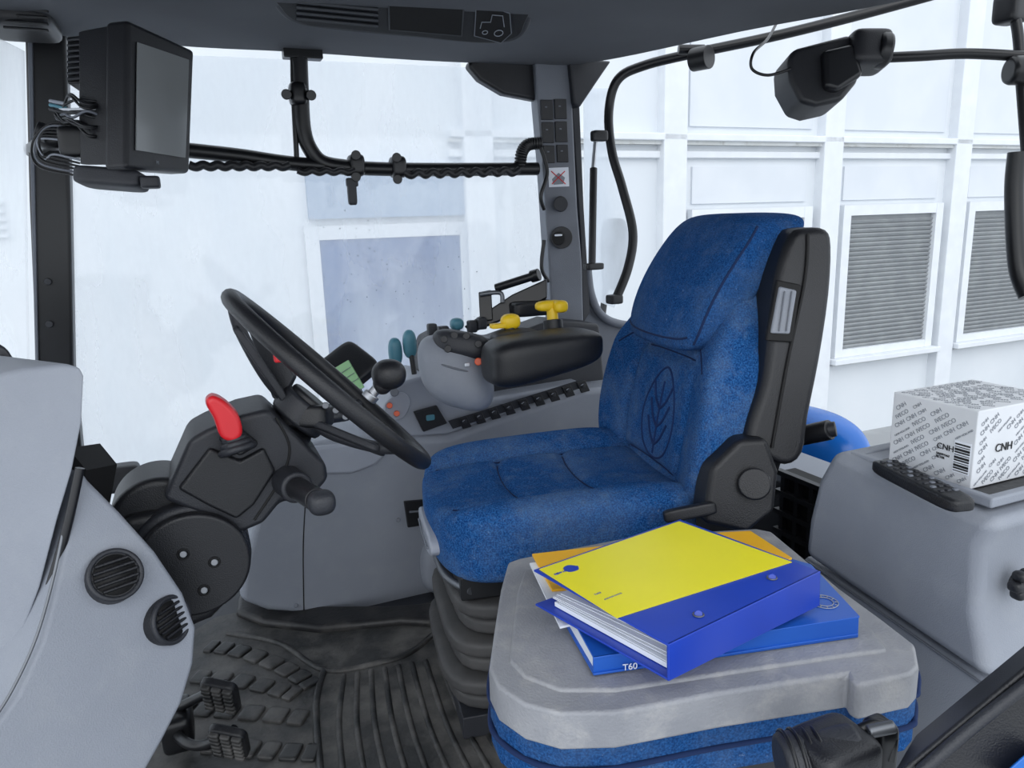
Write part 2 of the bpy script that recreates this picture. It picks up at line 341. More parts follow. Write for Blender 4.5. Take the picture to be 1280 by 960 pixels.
prism('lamp_back',[P(*LS(*q),D-.02) for q in [(1030,60),(1072,50),(1085,92),(1050,115),(1032,110)]],fw*.1,BLK2,g,b=.012)
rbox('lamp_neck',P(1082,66,D+.02),(.048,.05,.042),BLK,g,ax=axes(rt,fw))
cyl('neck_collar',P(1093,62,D),P(1110,64,D),.042,BLK2,g,b=.01)
tube('arm',[P(1105,72,D+.02),P(1150,70,D),P(1210,67,D-.02),P(1290,71,D-.05)],.012,BLK2,g)
rbox('arm_joint',P(1264,10,D-.02),(.03,.03,.035),BLK2,g); cyl('arm_joint_lower',P(1260,88,D-.05),P(1290,88,D-.05),.032,BLK2,g,b=.01)
tube('arm_post',[P(1262,-10,D-.03),P(1272,40,D-.03),P(1276,95,D-.03),P(1284,200,D-.03)],.012,BLK2,g)
tube('cable',[P(988,86,D),P(960,94,D),P(940,86,D),P(942,66,D),P(960,48,D+.1),P(975,20,D+.2)],.0035,BLK2,g)
g=grp('wall_rear')
box('lower_panel',(1.5,1.6,.17),(.03,.6,.19),CHAR,g); box('sill',(1.44,1.6,.37),(.08,.6,.02),GREY,g,b=.01)
gg=grp('storage_grille')
box('back',(1.30,1.13,.27),(.02,.2,.16),DARK,gg)
for i in range(9): box('bar',(1.27,.95+i*.045,.27),(.008,.006,.16),BLK,gg,b=0)
for i in range(7): box('bar',(1.265,1.13,.13+i*.05),(.008,.2,.006),BLK,gg,b=0)
# ---------------------------------------------------------------- floor mat
g=grp('rubber_floor_mat')
mt=[PZ(*q,0) for q in [(200,820),(270,775),(330,762),(420,772),(500,765),(560,750),(640,760),(700,1000),(560,1080),(150,1080)]]
prism('mat',mt,(0,0,.01),RUB,g,b=.003)
for k in range(9):
    tube('ridge',[PZ(430+k*17,845-k*3,.008),PZ(424+k*22,900,.008),PZ(428+k*26,960,.008),PZ(436+k*31,1030,.008)],.007,RUB2,g)
for arc in ([(258,808),(290,812),(330,824),(368,842),(392,858)],[(225,884),(270,888),(330,893),(385,898)],[(255,930),(300,935),(350,940),(400,942)],[(240,846),(290,850),(340,860),(372,870)]):
    pp=catmull([PZ(a,b,.012) for a,b in arc],2)
    for i in range(0,len(pp)-1,1):
        d=(pp[i+1]-pp[i])
        rbox('stud',(pp[i]+pp[i+1])/2,(d.length*.40,.024,.006),RUB2,g,ax=axes(d,z0.cross(d)),n=8,res=6)
tube('mat_border',[PZ(*q,.010) for q in [(285,792),(350,805),(405,838),(470,830),(515,815),(560,775)]],.008,RUB2,g)
tube('mat_border',[PZ(*q,.010) for q in [(405,838),(395,880),(400,960),(410,1040)]],.008,RUB2,g)
prism('kick_cove',[PZ(*q,.0) for q in [(296,775),(300,752),(378,768),(490,768),(565,762),(575,790),(500,786),(460,790),(400,796),(330,788)]],(0,0,.03),RUB3,g,b=.014)
# ---------------------------------------------------------------- right side console
g=grp('side_control_console'); YC=1.92
prof=[(300,752),(303,712),(318,655),(345,600),(385,556),(420,548),(468,545),(500,556),(520,548),(560,546),(640,518),(727,488),(790,480),(800,765),(570,765),(480,768),(380,768),(335,765)]
prism('body',[PY(a,b,YC) for a,b in prof],(0,.27,0),GREY,g,b=.02,seg=4)
tube('panel_seam',[PY(*q,YC-.000) for q in [(380,767),(379,690),(381,640),(384,600)]],.0016,DARK,g)
prism('upper_pad',[PY(*q,YC-.012) for q in [(388,560),(468,550),(490,562),(470,582),(440,593),(390,594)]],(0,.03,0),GREY2,g,b=.01)
prism('ashtray',[PY(*q,YC-.006) for q in [(505,627),(540,624),(542,655),(510,660)]],(0,.02,0),BLK,g,b=.003)
tube('ashtray_slot',[PY(512,640,YC-.008),PY(538,638,YC-.008)],.003,GREYD,g,smooth=False)
soft('lower_bump',lambda x,y,z:PY(548,705,YC-.0)+V((x*.055,y*.05,z*.085)),GREY,g,n=2.5)
for q in ((370,757),(556,748),(390,610),(498,650)): cyl('screw',PY(*q,YC),PY(*q,YC-.004),.006,GREYD,g)
for i in range(9):
    a=572+i*18.5; b=530-i*5.6
    prism('switch_well',[PY(*q,YC-.002) for q in [(a,b-7),(a+11,b-10),(a+17,b+3),(a+6,b+6)]],(0,-.005,0),BLK,g,b=.002)
    rbox('switch_cap',PY(a+9,b-3,YC-.008),(.006,.003,.006),CHAR,g,res=6)
    tube('switch_mark',[PY(a+6,b-3,YC-.012),PY(a+9,b-5,YC-.012)],.0012,GREY,g,smooth=False)
prism('switch_strip',[PY(*q,YC-.001) for q in [(560,526),(600,514),(727,474),(729,484),(640,512),(566,536)]],(0,-.0015,0),CHAR,g,b=.0)
prism('upper_tier',[PY(*q,YC+.03) for q in [(470,550),(478,512),(500,478),(530,470),(560,478),(600,500),(730,478),(730,500),(640,520),(560,545)]],(0,.2,0),GREY2,g,b=.012)
prism('rear_tier',[PY(*q,YC+.1) for q in [(520,500),(535,425),(560,412),(620,425),(690,400),(750,405),(760,510)]],(0,.12,0),CHAR,g,b=.012)
prism('small_screen',[PY(*q,YC+.01) for q in [(516,514),(545,506),(558,528),(528,539)]],(0,-.012,0),BLK,g,b=.003)
rbox('small_screen_button',PY(538,522,YC-.004),(.012,.002,.008),TEAL,g)
for q in ((487,507),(496,517)): cyl('orange_button',PY(*q,YC+.02),PY(*q,YC),.008,ORG,g)
cyl('amber_cap',PY(493,490,YC+.03),PY(493,490,YC),.012,GREYD,g)
cprism('dial_bezel',[PY(*q,YC+.02) for q in [(480,505),(500,490),(512,500),(505,520),(488,524)]],(0,-.008,0),GREY2,g,b=.003)
soft('lever_housing',lambda x,y,z:P(570,466,1.82)+rt*(x*.092-z*.01)+fw*y*.08+up*(z*.088-x*.022),GREY,g,n=2.6,res=18)
soft('lever_housing_cap',lambda x,y,z:P(578,432,1.80)+rt*(x*.072)+fw*y*.06+up*(z*.035-x*.012),CHAR,g,n=3,res=12)
ring('housing_seam',P(572,455,1.82),up*.95+rt*.25-fw*.15,.083,.0025,GREYD,g)
for q in ((555,424),(568,419),(583,420),(560,436),(598,430)): cyl('pad_button',P(*q,1.77),P(*q,1.74),.009,BLK,g)
cyl('hand_symbol_button',P(598,452,1.74),P(598,452,1.725),.009,ORG,g)
rbox('hand_symbol',P(584,456,1.735),(.006,.002,.004),PAPER,g,res=4)
soft('armrest',lambda x,y,z:P(678,442,1.72)+V((x*.142,y*.07+0,z*.050-.010*x*z+ .014*x)),BLK,g,n=4,res=18)
soft('armrest_nose',lambda x,y,z:P(645,424,1.76)+V((x*.06,y*.05,z*.025)),CHAR,g,n=3,res=12)
for q,t in (((494,440),(502,478)),((512,430),(518,468)),((571,405),(573,425))):
    soft('lever_knob',lambda x,y,z:P(*q,1.95)+V((x*.018,y*.018,z*(.038 if q[0]<550 else .016))),TEAL,g,n=2.5); cyl('lever_stem',P(*q,1.95),P(*t,1.95),.007,BLK,g)
for q in ((545,425),(530,435),(555,415),(590,408),(602,404),(540,412)): rbox('rocker',P(*q,1.93),(.012,.012,.016),CHAR,g)
soft('yellow_knob',lambda x,y,z:P(638,402,1.76)+V((x*.024,y*.018,z*.019)),YEL,g,n=2.5); rbox('yellow_knob_tab',P(625,407,1.75),(.024,.012,.006),YEL,g)
cyl('yellow_knob_stem',P(638,405,1.76),P(638,420,1.76),.012,BLK,g)
rbox('yellow_handle',P(687,382,1.82),(.038,.016,.013),YEL,g,n=3); rbox('yellow_handle_lobe',P(700,383,1.81),(.018,.018,.015),YEL,g,n=3)
cyl('yellow_stem',P(690,385,1.82),P(691,402,1.82),.014,YEL,g); cyl('yellow_gaiter',P(691,400,1.82),P(692,412,1.82),.024,BLK,g)
g=grp('display_terminal')
tp=P(432,462,1.85); tx=(rt*.75-up*.55-fw*.3); ax=axes(tx,up*.7+rt*.3+fw*.5)
rbox('shell',tp,(.058,.068,.02),BLK,g,ax=ax,n=6)
prism('screen_glass',[P(*q,1.8) for q in [(418,460),(435,450),(455,484),(440,492),(432,488)]],fw*.01,LCD,g,b=.001)
for i in range(3): tube('screen_line',[P(424+i*5,468+i*7,1.795),P(438+i*5,459+i*7,1.795)],.0008,GREYD,g,smooth=False)
cyl('stem',tp,P(465,530,1.95),.015,CHAR,g)
g=grp('remote_valve_bracket')
tube('spring_arm',[P(620,360,1.95),P(645,352,1.93),P(670,344,1.92)],.011,BLK2,g,smooth=False)
cyl('arm_end',P(664,346,1.93),P(674,343,1.92),.016,BLK2,g)
prism('bracket_plate',[P(*q,1.95) for q in [(598,365),(614,362),(616,400),(600,402)]],fw*.02,BLK2,g,b=.003)
prism('bracket_arm',[P(*q,1.96) for q in [(580,408),(640,368),(684,348),(684,372),(640,395),(590,415)]],fw*.03,BLK2,g,b=.004)
tube('bracket_pin',[P(600,368,1.94),P(625,366,1.94),P(628,378,1.94)],.006,DSTEEL,g)
rbox('bracket_base',P(665,385,1.97),(.06,.03,.02),BLK,g)
# ---------------------------------------------------------------- steering wheel & column
g=grp('steering_wheel')
WC=P(413,476,1.30); N=V((.72,-.03,.69)).normalized(); R=.216
ring('rim',WC,N,R,.0145,BLK,g,seg=96)
e=V((0,1,0)); q=N.cross(e).normalized()
hub=WC-N*.075
for ang in (90,215,325):
    a=math.radians(ang); d=q*math.sin(a)+e*math.cos(a)
    pts=[hub+d*.03,hub+d*.09+N*.012,WC+d*.17-N*.03,WC+d*(R-.004)]
    tube('spoke',pts,.010,CHAR,g)
    rbox('spoke_web',hub+d*.10+N*.02,(.085,.022,.007),CHAR,g,ax=axes(d+N*.3,N.cross(d)))
prism('spoke_plate',[P(*w_,1.28) for w_ in [(300,385),(318,395),(368,470),(352,502),(340,498)]],fw*.02,CHAR,g,b=.004)
cyl('hub',hub-N*.02,hub+N*.025,.05,CHAR,g,b=.008); cyl('hub_cap',hub+N*.02,hub+N*.035,.042,BLK,g,b=.006)
rbox('red_latch',P(350,447,1.20),(.010,.01,.007),RED,g)
cyl('spinner_stem',P(464,494,1.26),P(474,482,1.26),.009,STEEL,g); cyl('spinner_clamp',P(460,499,1.26),P(466,492,1.26),.014,STEEL,g)
soft('spinner_knob',lambda x,y,z:P(486,468,1.26)+V((x*.029,y*.029,z*.026)),BLK,g,n=2.2)
soft('spinner_neck',lambda x,y,z:P(478,480,1.26)+V((x*.016,y*.016,z*.018)),BLK,g,n=2.2)
g=grp('steering_column')
cyl('shaft',hub-N*.02,P(330,560,1.30),.045,CHAR,g,r2=.055,b=.006); cyl('shaft_collar',hub-N*.03,hub-N*.05,.058,BLK,g,b=.006)
prism('tilt_housing',[PY(*w_,1.22) for w_ in [(236,550),(258,538),(300,520),(335,512),(372,546),(408,580),(411,600),(385,630),(352,628),(330,655),(300,668),(252,645),(203,625)]],(0,.14,0),CHAR,g,b=.010,seg=3)
prism('housing_face',[PY(*w_,1.212) for w_ in [(262,560),(300,576),(330,560),(345,590),(318,632),(296,650),(258,632),(222,612)]],(0,.02,0),BLK,g,b=.006)
tube('housing_seam',[PY(*w_,1.219) for w_ in [(345,522),(362,560),(350,600),(318,650)]],.002,DARK,g)
rbox('column_bracket',P(385,520,1.28),(.04,.035,.02),BLK,g,ax=axes(rt,fw))
for w_ in ((407,507),(420,513),(432,521)): cyl('bracket_bolt',P(*w_,1.25),P(*w_,1.238),.006,DSTEEL,g)
dc=PY(238,702,1.22)
cyl('pivot_disc',dc+V((0,.13,0)),dc,.094,CHAR,g,b=.012,seg=64); cyl('pivot_cap',dc+V((.005,0,0)),dc+V((.005,-.022,0)),.086,BLK,g,b=.006,seg=64)
dc2=PY(200,655,1.25); cyl('pivot_disc_rear',dc2+V((0,.12,0)),dc2,.075,BLK,g,b=.012,seg=64)
for w_ in ((229,693),(268,703),(255,738)): cyl('screw',PY(*w_,1.199),PY(*w_,1.194),.006,DSTEEL,g); ring('screw_recess',PY(*w_,1.197),(0,1,0),.008,.0015,DARK,g,seg=20)
prism('foot',[PY(*w_,1.23) for w_ in [(150,650),(200,640),(300,680),(300,740),(265,775),(230,790),(180,760)]],(0,.12,0),BLK,g,b=.015)
cyl('stalk',P(360,603,1.22),P(396,625,1.1),.018,BLK,g); soft('stalk_end',lambda x,y,z:P(402,628,1.08)+V((x*.02,y*.02,z*.018)),CHAR,g,n=2.5)
cyl('stalk_collar',P(358,600,1.23),P(372,610,1.18),.026,CHAR,g,b=.006)
prism('gear_gate',[PY(*w_,1.205) for w_ in [(272,550),(300,536),(325,556),(300,572)]],(0,.03,0),BLK,g,b=.006)
for i in range(3): ring('lever_gaiter',PY(297-i*2,562-i*6,1.2),up*.9-rt*.3,.024-i*.005,.006,CHAR,g)
cyl('lever_shaft',PY(298,560,1.2),PY(288,535,1.2),.012,BLK,g)
cprism('red_lever',[PY(*w_,1.18) for w_ in [(257,505),(264,496),(276,499),(290,510),(300,524),(303,543),(292,553),(276,547),(267,524)]],(0,.036,0),RED,g,b=.012,seg=5)
# ---------------------------------------------------------------- pedals
g=grp('brake_pedals')
for k,(a,b,d) in enumerate(((276,868,1.42),(287,926,1.36))):
    pc=P(a,b,d)
    ax=axes(rt*.95-up*.2,up*.75-fw*.65)
    rbox('pedal_pad',pc,(.035,.05,.010),BLK,g,ax=ax)
    for j in range(6):
        for i in (-1,0,1): rbox('pad_rib',pc+ax[1]*(-.040+j*.016)+ax[0]*i*.021+ax[2]*.010,(.009,.0055,.006),RUB2,g,ax=ax,res=4)
    tube('pedal_arm',[pc-ax[2]*.02,P(a-30,b+5,d+.05),P(a-60,b+18-k*20,d+.08),P(200,880,1.6)],.01,BLK2,g)
rbox('pedal_box',P(222,905,1.5),(.03,.05,.04),BLK2,g)
# ---------------------------------------------------------------- dash (front)
g=grp('instrument_dash')
a1=[(-60,475),(0,468),(30,461),(80,455),(100,456),(107,470),(104,530),(92,590),(74,650),(52,735),(22,815),(-12,880),(-60,900)]
prism('rear_cowl',[P(a,b,.98) for a,b in a1],V((-.22,.3,0)),GREY,g,b=.02,seg=5)
DP=P(120,760,1.0); DN=V((.45,-.85,.25))
a2=[(102,588),(112,602),(150,640),(195,690),(230,742),(246,785),(243,830),(228,880),(205,925),(180,970),(160,1060),(-80,1060),(-80,985),(-20,925),(20,870),(52,800),(72,720),(90,640)]
prism('front_cowl',[PL(a,b,DP,DN) for a,b in a2],V((-.18,.3,0)),GREY,g,b=.03,seg=8)
tube('bright_trim',[PL(a,b,DP-DN.normalized()*-.001,DN) for a,b in [(82,650),(66,725),(44,800),(12,868),(-24,922)]],.0020,DSTEEL,g)
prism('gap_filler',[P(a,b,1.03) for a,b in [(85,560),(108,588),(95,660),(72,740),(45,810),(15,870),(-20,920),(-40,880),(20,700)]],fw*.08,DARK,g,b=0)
tube('gap_shadow_strip',[P(a,b,.985) for a,b in [(100,585),(86,650),(68,715),(46,780),(16,845),(-20,905)]],.006,BLK2,g)  # near-black tube stands in for the shade inside the cowl gap
prism('top_visor',[P(a,b,1.1) for a,b in [(-40,420),(8,432),(28,462),(20,475),(-40,490)]],V((-.1,.2,0)),CHAR,g,b=.008)
for i in range(4): tube('visor_groove',[P(-5+i*7,440+i*6,1.09),P(-5+i*7,468,1.09)],.002,DARK,g,smooth=False)
for nm,(a,b),Rv,nn,of in (('upper',(141,721),.036,V((.36,-.78,.50)),.008),('lower',(212,775),.035,V((.72,-.62,.25)),-.002)):
    c=PL(a,b,DP,DN); nn=nn.normalized(); c=c+nn*of
    cyl('vent_rim_'+nm,c-nn*.04,c+nn*.006,Rv,BLK,g,b=.004)
    ring('vent_lip_'+nm,c+nn*.006,nn,Rv-.003,.0035,CHAR,g)
    cyl('vent_core_'+nm,c+nn*.004,c+nn*.0065,Rv-.008,DARK,g,b=0)
    s=axes(nn.cross(z0),z0)
    for j in range(-2,3):
        hw_=math.sqrt(max(0,(Rv-.008)**2-(j*.009)**2)); t2=nn.cross(s[0]).normalized()
        tube('vent_slat_'+nm,[c+nn*.008+t2*j*.009-s[0]*hw_,c+nn*.008+t2*j*.009+s[0]*hw_],.0024,BLK,g,smooth=False)
# ---------------------------------------------------------------- guidance monitor
g=grp('guidance_monitor')
mc=[P(160,24,1.38),P(244,63,1.58),P(238,217,1.58),P(158,211,1.38)]
mn=(mc[1]-mc[0]).cross(mc[3]-mc[0]).normalized()
if mn.dot(fw)<0: mn=-mn
prism('casing',mc,mn*.05,BLK,g,b=.010,seg=4)
def lp4(u,v,off):
    a=mc[0].lerp(mc[1],u); b=mc[3].lerp(mc[2],u); return a.lerp(b,v)-mn*off
prism('screen',[lp4(.11,.13,.001),lp4(.88,.10,.001),lp4(.88,.88,.001),lp4(.11,.87,.001)],-mn*.003,SCR,g,b=.001)
text('badge','M',lp4(.42,.95,.002),mc[1]-mc[0],mc[0]-mc[3],.010,INK,g)
prism('back_shell',[P(126,36,1.42),P(160,30,1.40),P(158,205,1.40),P(128,205,1.42)],mn*.05,BLK,g,b=.006)
prism('heat_sink',[P(84,46,1.46),P(122,42,1.45),P(122,104,1.45),P(84,104,1.46)],fw*.06,BLK2,g,b=.002)
for i in range(8): tube('fin',[P(85,50+i*7,1.455),P(122,47+i*7,1.445)],.003,CHAR,g,smooth=False)
prism('cable_plate',[P(98,112,1.45),P(130,112,1.44),P(130,190,1.44),P(98,180,1.45)],fw*.03,CHAR,g,b=.004)
rbox('ball_mount',P(66,172,1.5),(.03,.03,.025),BLK2,g,n=3); cyl('mount_arm',P(66,172,1.5),P(40,188,1.9),.018,BLK2,g)
cyl('mount_knob',P(60,168,1.47),P(45,162,1.46),.018,BLK,g); rbox('mount_plate',P(95,178,1.46),(.03,.02,.03),BLK2,g)
rbox('junction_box',P(140,224,1.45),(.065,.03,.018),CHAR,g,ax=axes(rt-up*.08,fw)); rbox('junction_cap',P(188,228,1.45),(.018,.025,.012),CHAR,g)
WIREC=[BLK2,BLK,BLK2,PAPER,BLK,BLK2,BLK2,GREYD,BLK]
for i in range(12):
    o=random.uniform(0,45)
    tube('wire',[P(132,125+o*1.1,1.43),P(116-i,124+o+random.uniform(-8,8),1.42-i*.002),P(98-i,124+o*.8+random.uniform(-10,10),1.42),P(80,130+o*.6,1.44),P(64+i,128+i*3,1.45)],.0026,WIREC[i%9],g)
for i in range(6): tube('wire_loop',[P(98,158+i*4,1.45),P(64-i*3,154+i*4,1.44),P(41+i*3,178+i*4,1.44),P(48+i*4,208-i*3,1.44),P(100,220-i*4,1.45)],.0022,[BLK2,GREYD,BLK,BLK,BLK2,GREY][i],g)
for i in range(3): cyl('plug',P(62,126+i*5,1.45),P(84,130+i*6,1.44),.0035,[GREY2,TEAL,BLK][i],g)
# ---------------------------------------------------------------- driver's seat
O=V((.47,1.46,0)); an=math.radians(10); e1=V((math.cos(an),-math.sin(an),0)); e2=V((math.sin(an),math.cos(an),0))
def S(s,t,z): return O+e1*s+e2*t+z0*z
def gs(x,c,w): return math.exp(-((x-c)/w)**2)
def sm(x,a,b):
    t=max(0,min(1,(x-a)/(b-a))); return t*t*(3-2*t)
g=grp('driver_seat')
def cush(x,y,z):
    k=(x+1)/2; hw=.248+.025*k; s=-.062+.545*k+.04*y*y*(1-k); t=y*hw
    zz=.445+z*.060
    if z>0:
        zz+=z*(.026*sm(abs(y),.52,.80)-.014*gs(y,0,.6)-.012*(1-k)**3)
        zz-=z*(.016*gs(abs(y),.56,.035)+.012*gs(x,-.35+.1*y*y,.035)*(abs(y)<.58)+.010*gs(x,.25+.1*y*y,.035)*(abs(y)<.58))
    else: zz-=.035*(1-k)
    return S(s,t,zz)
soft('seat_cushion',cush,FAB,g,n=6,res=64)
def supn(x,y,z,n=6):
    w=(abs(x)**n+abs(y)**n+abs(z)**n)**(1/n); return x/w,y/w,z/w
def ck(x,y): return cush(*supn(x,y,1))
for sg in (-1,1): tube('cushion_seam',[ck(-.97+i*.19,sg*.56) for i in range(11)],.0022,SEAM,g)
for xx in (-.35,.25): tube('cushion_seam',[ck(xx+.1*(y_/5*.56)**2,y_/5*.56) for y_ in range(-5,6)],.0022,SEAM,g)
def back(x,y,z):
    k=(z+1)/2; hw=.252+.035*math.sin(math.pi*min(1,k/.7))-.055*sm(k,.6,1.0)-.03*sm(k,.85,1)
    s=.515+.12*k-.018*math.sin(math.pi*k)+x*.06; t=y*hw+.012
    if x<0:
        s-=-x*(.065*abs(y)**3*(1-sm(k,.6,.9)))
        s+=-x*(.016*gs(abs(y),.54,.04)*(1-sm(k,.75,.8))+.014*gs(k,.62,.018)*(abs(y)<.54)+.012*gs(k,.14,.016)*(abs(y)<.54))
    return S(s,t,.42+.525*k)
soft('backrest',back,FAB,g,n=6,res=64)
def bk(yy,k):
    x,y,z=supn(-1,yy,2*k-1); p=back(x,y,z); return p-e1*.0005
for sg in (-1,1): tube('backrest_seam',[bk(sg*.54,.06+i*.08) for i in range(10)],.0022,SEAM,g)
for kk_ in (.62,.14): tube('backrest_seam',[bk(y_/5*.54,kk_) for y_ in range(-5,6)],.0022,SEAM,g)
tube('backrest_shoulder_seam',[bk(y_/6*.9,.74-.12*(abs(y_)/6)**2) for y_ in range(-6,7)],.0022,SEAM,g)
def head(x,y,z):
    k=(z+1)/2; hw=.194-.022*(1-k)**2-.010*k**3
    s=.497+.165*k**1.3+x*(.046+.026*k)-.012*math.sin(math.pi*k)+.022*y*y
    return S(s,y*hw-.004,.772+.278*k-.008*y*y*k)
soft('headrest',head,FAB2,g,n=7,res=48)
def hk(yy,k,xx=-1):
    return head(*supn(xx,yy,2*k-1,7))-e1*.0003
tube('headrest_seam',[hk(y_/6*.93,.07+.02*(y_/6)**2) for y_ in range(-6,7)],.0022,SEAM,g)
tube('headrest_piping',[hk(-1,.04+i*.115,-.80) for i in range(9)],.0025,SEAM,g)
cy=-.06
leaf=[(0,.16),(-.22,.21),(-.30,.34),(-.20,.48),(0,.56),(.20,.48),(.30,.34),(.22,.21)]
tube('emblem_outline',[bk(a*.95+cy,b)+e1*.0005 for a,b in leaf],.0026,FLOGO,g,cyc=True)
for sgn in (-1,1):
    for k0 in (.22,.30,.38): tube('emblem_vein',[bk(cy,k0),bk(cy+sgn*.09,k0+.04),bk(cy+sgn*.17,k0+.11)],.0030,FLOGO,g)
tube('emblem_stem',[bk(cy,.18),bk(cy,.34),bk(cy,.50)],.0028,FLOGO,g)
soft('back_shell',lambda x,y,z:S(.61+.12*(z+1)/2+x*.035,y*(.235-.05*sm(z,.2,1)),.72+z*.27),BLK,g,n=6,res=16)
prism('recliner_cover',[P(*q,1.40) for q in [(890,585),(925,550),(960,548),(975,590),(970,640),(935,668),(880,655)]],e2*.06,BLK,g,b=.012,seg=4)
cyl('recliner_boss',P(943,605,1.39),P(943,605,1.38),.03,BLK,g,b=.004); rbox('recliner_lever',P(862,640,1.39),(.05,.012,.012),BLK,g,ax=axes(rt+up*.2,fw))
cprism('folded_armrest',[P(*q,1.42) for q in [(990,294),(1012,285),(1036,287),(1043,308),(1040,370),(1028,450),(1014,520),(1006,568),(985,583),(955,572),(936,556),(940,525),(955,480),(964,420),(972,345)]],e2*.075,BLK,g,b=.016,seg=5,k=3)
prism('armrest_slot',[P(*q,1.412) for q in [(972,350),(1002,356),(991,428),(958,426)]],e2*.01,DARK,g,b=.003)
prism('armrest_clip',[P(*q,1.408) for q in [(975,358),(997,363),(988,418),(964,417)]],e2*.01,GREY,g,b=.004)
for i in (0,1): tube('armrest_clip_rib',[P(981+i*9,364,1.405),P(974+i*9,414,1.405)],.0015,GREYD,g,smooth=False)
tube('armrest_seam',[P(*q,1.417) for q in [(1010,292),(1006,350),(985,450),(965,560)]],.003,DARK,g)
cyl('armrest_knob',P(1000,545,1.5),P(1038,537,1.45),.02,BLK,g); cyl('armrest_knob_cap',P(1030,538,1.46),P(1045,536,1.45),.015,CHAR,g)
cprism('height_handle',[S(-.07,.06,.425),S(-.072,-.02,.43),S(-.07,-.11,.425),S(-.068,-.13,.395),S(-.07,-.08,.375),S(-.07,.02,.375),S(-.07,.07,.395)],e1*.04,GREY2,g,b=.006)
tube('handle_groove',[S(-.072,.05,.40),S(-.074,-.03,.402),S(-.072,-.11,.40)],.002,GREYD,g)
tube('slide_bar',[S(.0,.2,.34),S(-.04,.1,.335),S(-.04,-.1,.335),S(0,-.2,.34)],.008,DSTEEL,g)
box('seat_frame',S(.22,0,.345),(.24,.2,.025),BLK2,g,ax=(e1,e2,z0))
for i in range(6): rbox('bellows_fold',S(.19,-.01,.085+i*.042),(.235+.02*(i%2)-.006*i,.20+.015*(i%2),.024),BEL,g,ax=(e1,e2,z0),n=5)
box('seat_plinth',S(.22,0,.035),(.25,.2,.025),CHAR,g,ax=(e1,e2,z0))
# ---------------------------------------------------------------- folded passenger seat
g=grp('folding_passenger_seat'); ZL=.5
lid=[(650,697),(635,702),(626,735),(618,785),(611,835),(622,858),(655,880),(700,892),(770,890),(900,866),(1060,842),(1064,850),(1075,856),(1140,842),(1149,832),(1144,805),(1105,775),(1050,735),(1000,693),(965,664),(945,660),(800,668)]
prism('folded_back_shell',[PZ(a,b,ZL-.004) for a,b in lid],(0,0,-.05),LID,g,b=.014,seg=5)
inner=[(672,706),(655,712),(646,740),(640,790),(636,825),(655,845),(700,862),(770,862),(900,842),(1050,820),(1110,812),(1090,785),(1040,745),(990,700),(955,674),(800,680)]
prism('raised_panel',[PZ(a,b,ZL+.000) for a,b in inner],(0,0,-.02),LID,g,b=.005,seg=3)
ctr=V((0,0,0)); LW=[PZ(a,b,ZL-.05) for a,b in lid]
for p in LW: ctr+=p/len(LW)
prism('cushion',[ctr+(p-ctr)*1.0 for p in LW],(0,0,-.12),FAB2,g,b=.03,seg=5)
tube('cushion_piping',[V((0,0,-.035))+ctr+(p-ctr)*1.002 for p in LW],.004,SEAM,g,cyc=True)
tube('cushion_piping_low',[V((0,0,-.080))+ctr+(p-ctr)*1.002 for p in LW],.004,SEAM,g,cyc=True)
box('seat_box',(ctr.x,ctr.y,.16),(.17,.14,.16),CHAR,g)
g=grp('seat_belt_buckle')
cyl('retractor',P(975,955,.80),P(1075,942,.80),.032,CHAR,g,b=.008)
for i in range(4): ring('retractor_rib',P(985+i*12,954-i*1.6,.80),P(1075,942,.8)-P(975,955,.8),.033,.002,BLK2,g,seg=32)
rbox('retractor_cover',P(1040,952,.80),(.042,.035,.035),BLK,g)
rbox('bracket',P(1098,935,.82),(.014,.016,.035),BLK2,g); cyl('pin',P(1085,915,.8),P(1118,908,.8),.007,DSTEEL,g)
tube('link',[P(1075,912,.81),P(1095,905,.81),P(1115,915,.81),P(1112,950,.81)],.006,BLK2,g)
# ---------------------------------------------------------------- manuals and binder
ZB=ZL+.001
g=grp('manual_book')
prism('cover_bottom',[PZ(a,b,ZB+.003) for a,b in [(680,735),(742,845),(1073,795),(1010,725),(880,690)]],(0,0,.003),BBLUE2,g,b=.001)
prism('pages',[PZ(a,b,ZB+.006) for a,b in [(684,735),(744,838),(1066,790),(1008,725),(880,692)]],(0,0,.020),PAPER,g,b=0)
prism('cover_top',[PZ(a,b,ZB+.029) for a,b in [(682,712),(742,822),(1075,770),(1014,705),(880,668)]],(0,0,-.003),BBLUE2,g,b=.001)
prism('spine',[PZ(742,845,ZB),PZ(1073,797,ZB),PZ(1074,771,ZB+.029)*1.0,PZ(742,822,ZB+.029)],(0,.003,0),BBLUE2,g,b=.001)
a_,b_=PZ(770,838,ZB+.002),PZ(1000,805,ZB+.002)
text('spine_title','T60',PZ(776,836,ZB+.006)+V((0,-.004,0)),b_-a_,z0,.012,PAPER,g)
for rr in (.018,.012): ring('cover_emblem',PZ(1030,752,ZB+.030),z0,rr,.0006,GREY2,g)
for i in range(12):
    a=i*math.pi/6; c_=PZ(1030,752,ZB+.030); tube('emblem_tooth',[c_+V((math.cos(a),math.sin(a),0))*.014,c_+V((math.cos(a),math.sin(a),0))*.017],.0006,GREY2,g,smooth=False)
g=grp('parts_booklet')
prism('booklet',[PZ(a,b,ZB+.034) for a,b in [(665,695),(690,740),(960,720),(990,700),(938,666),(900,668)]],(0,0,.004),OYEL,g,b=.001)
prism('booklet_pages',[PZ(a,b,ZB+.031) for a,b in [(662,706),(700,786),(958,726),(984,702),(934,672),(900,674)]],(0,0,.003),PAPER,g,b=0)
g=grp('ring_binder')
zt=ZB+.088; zb=ZB+.040
ct=[PZ(*q,zt) for q in [(667,712),(850,649),(1026,714),(836,806)]]
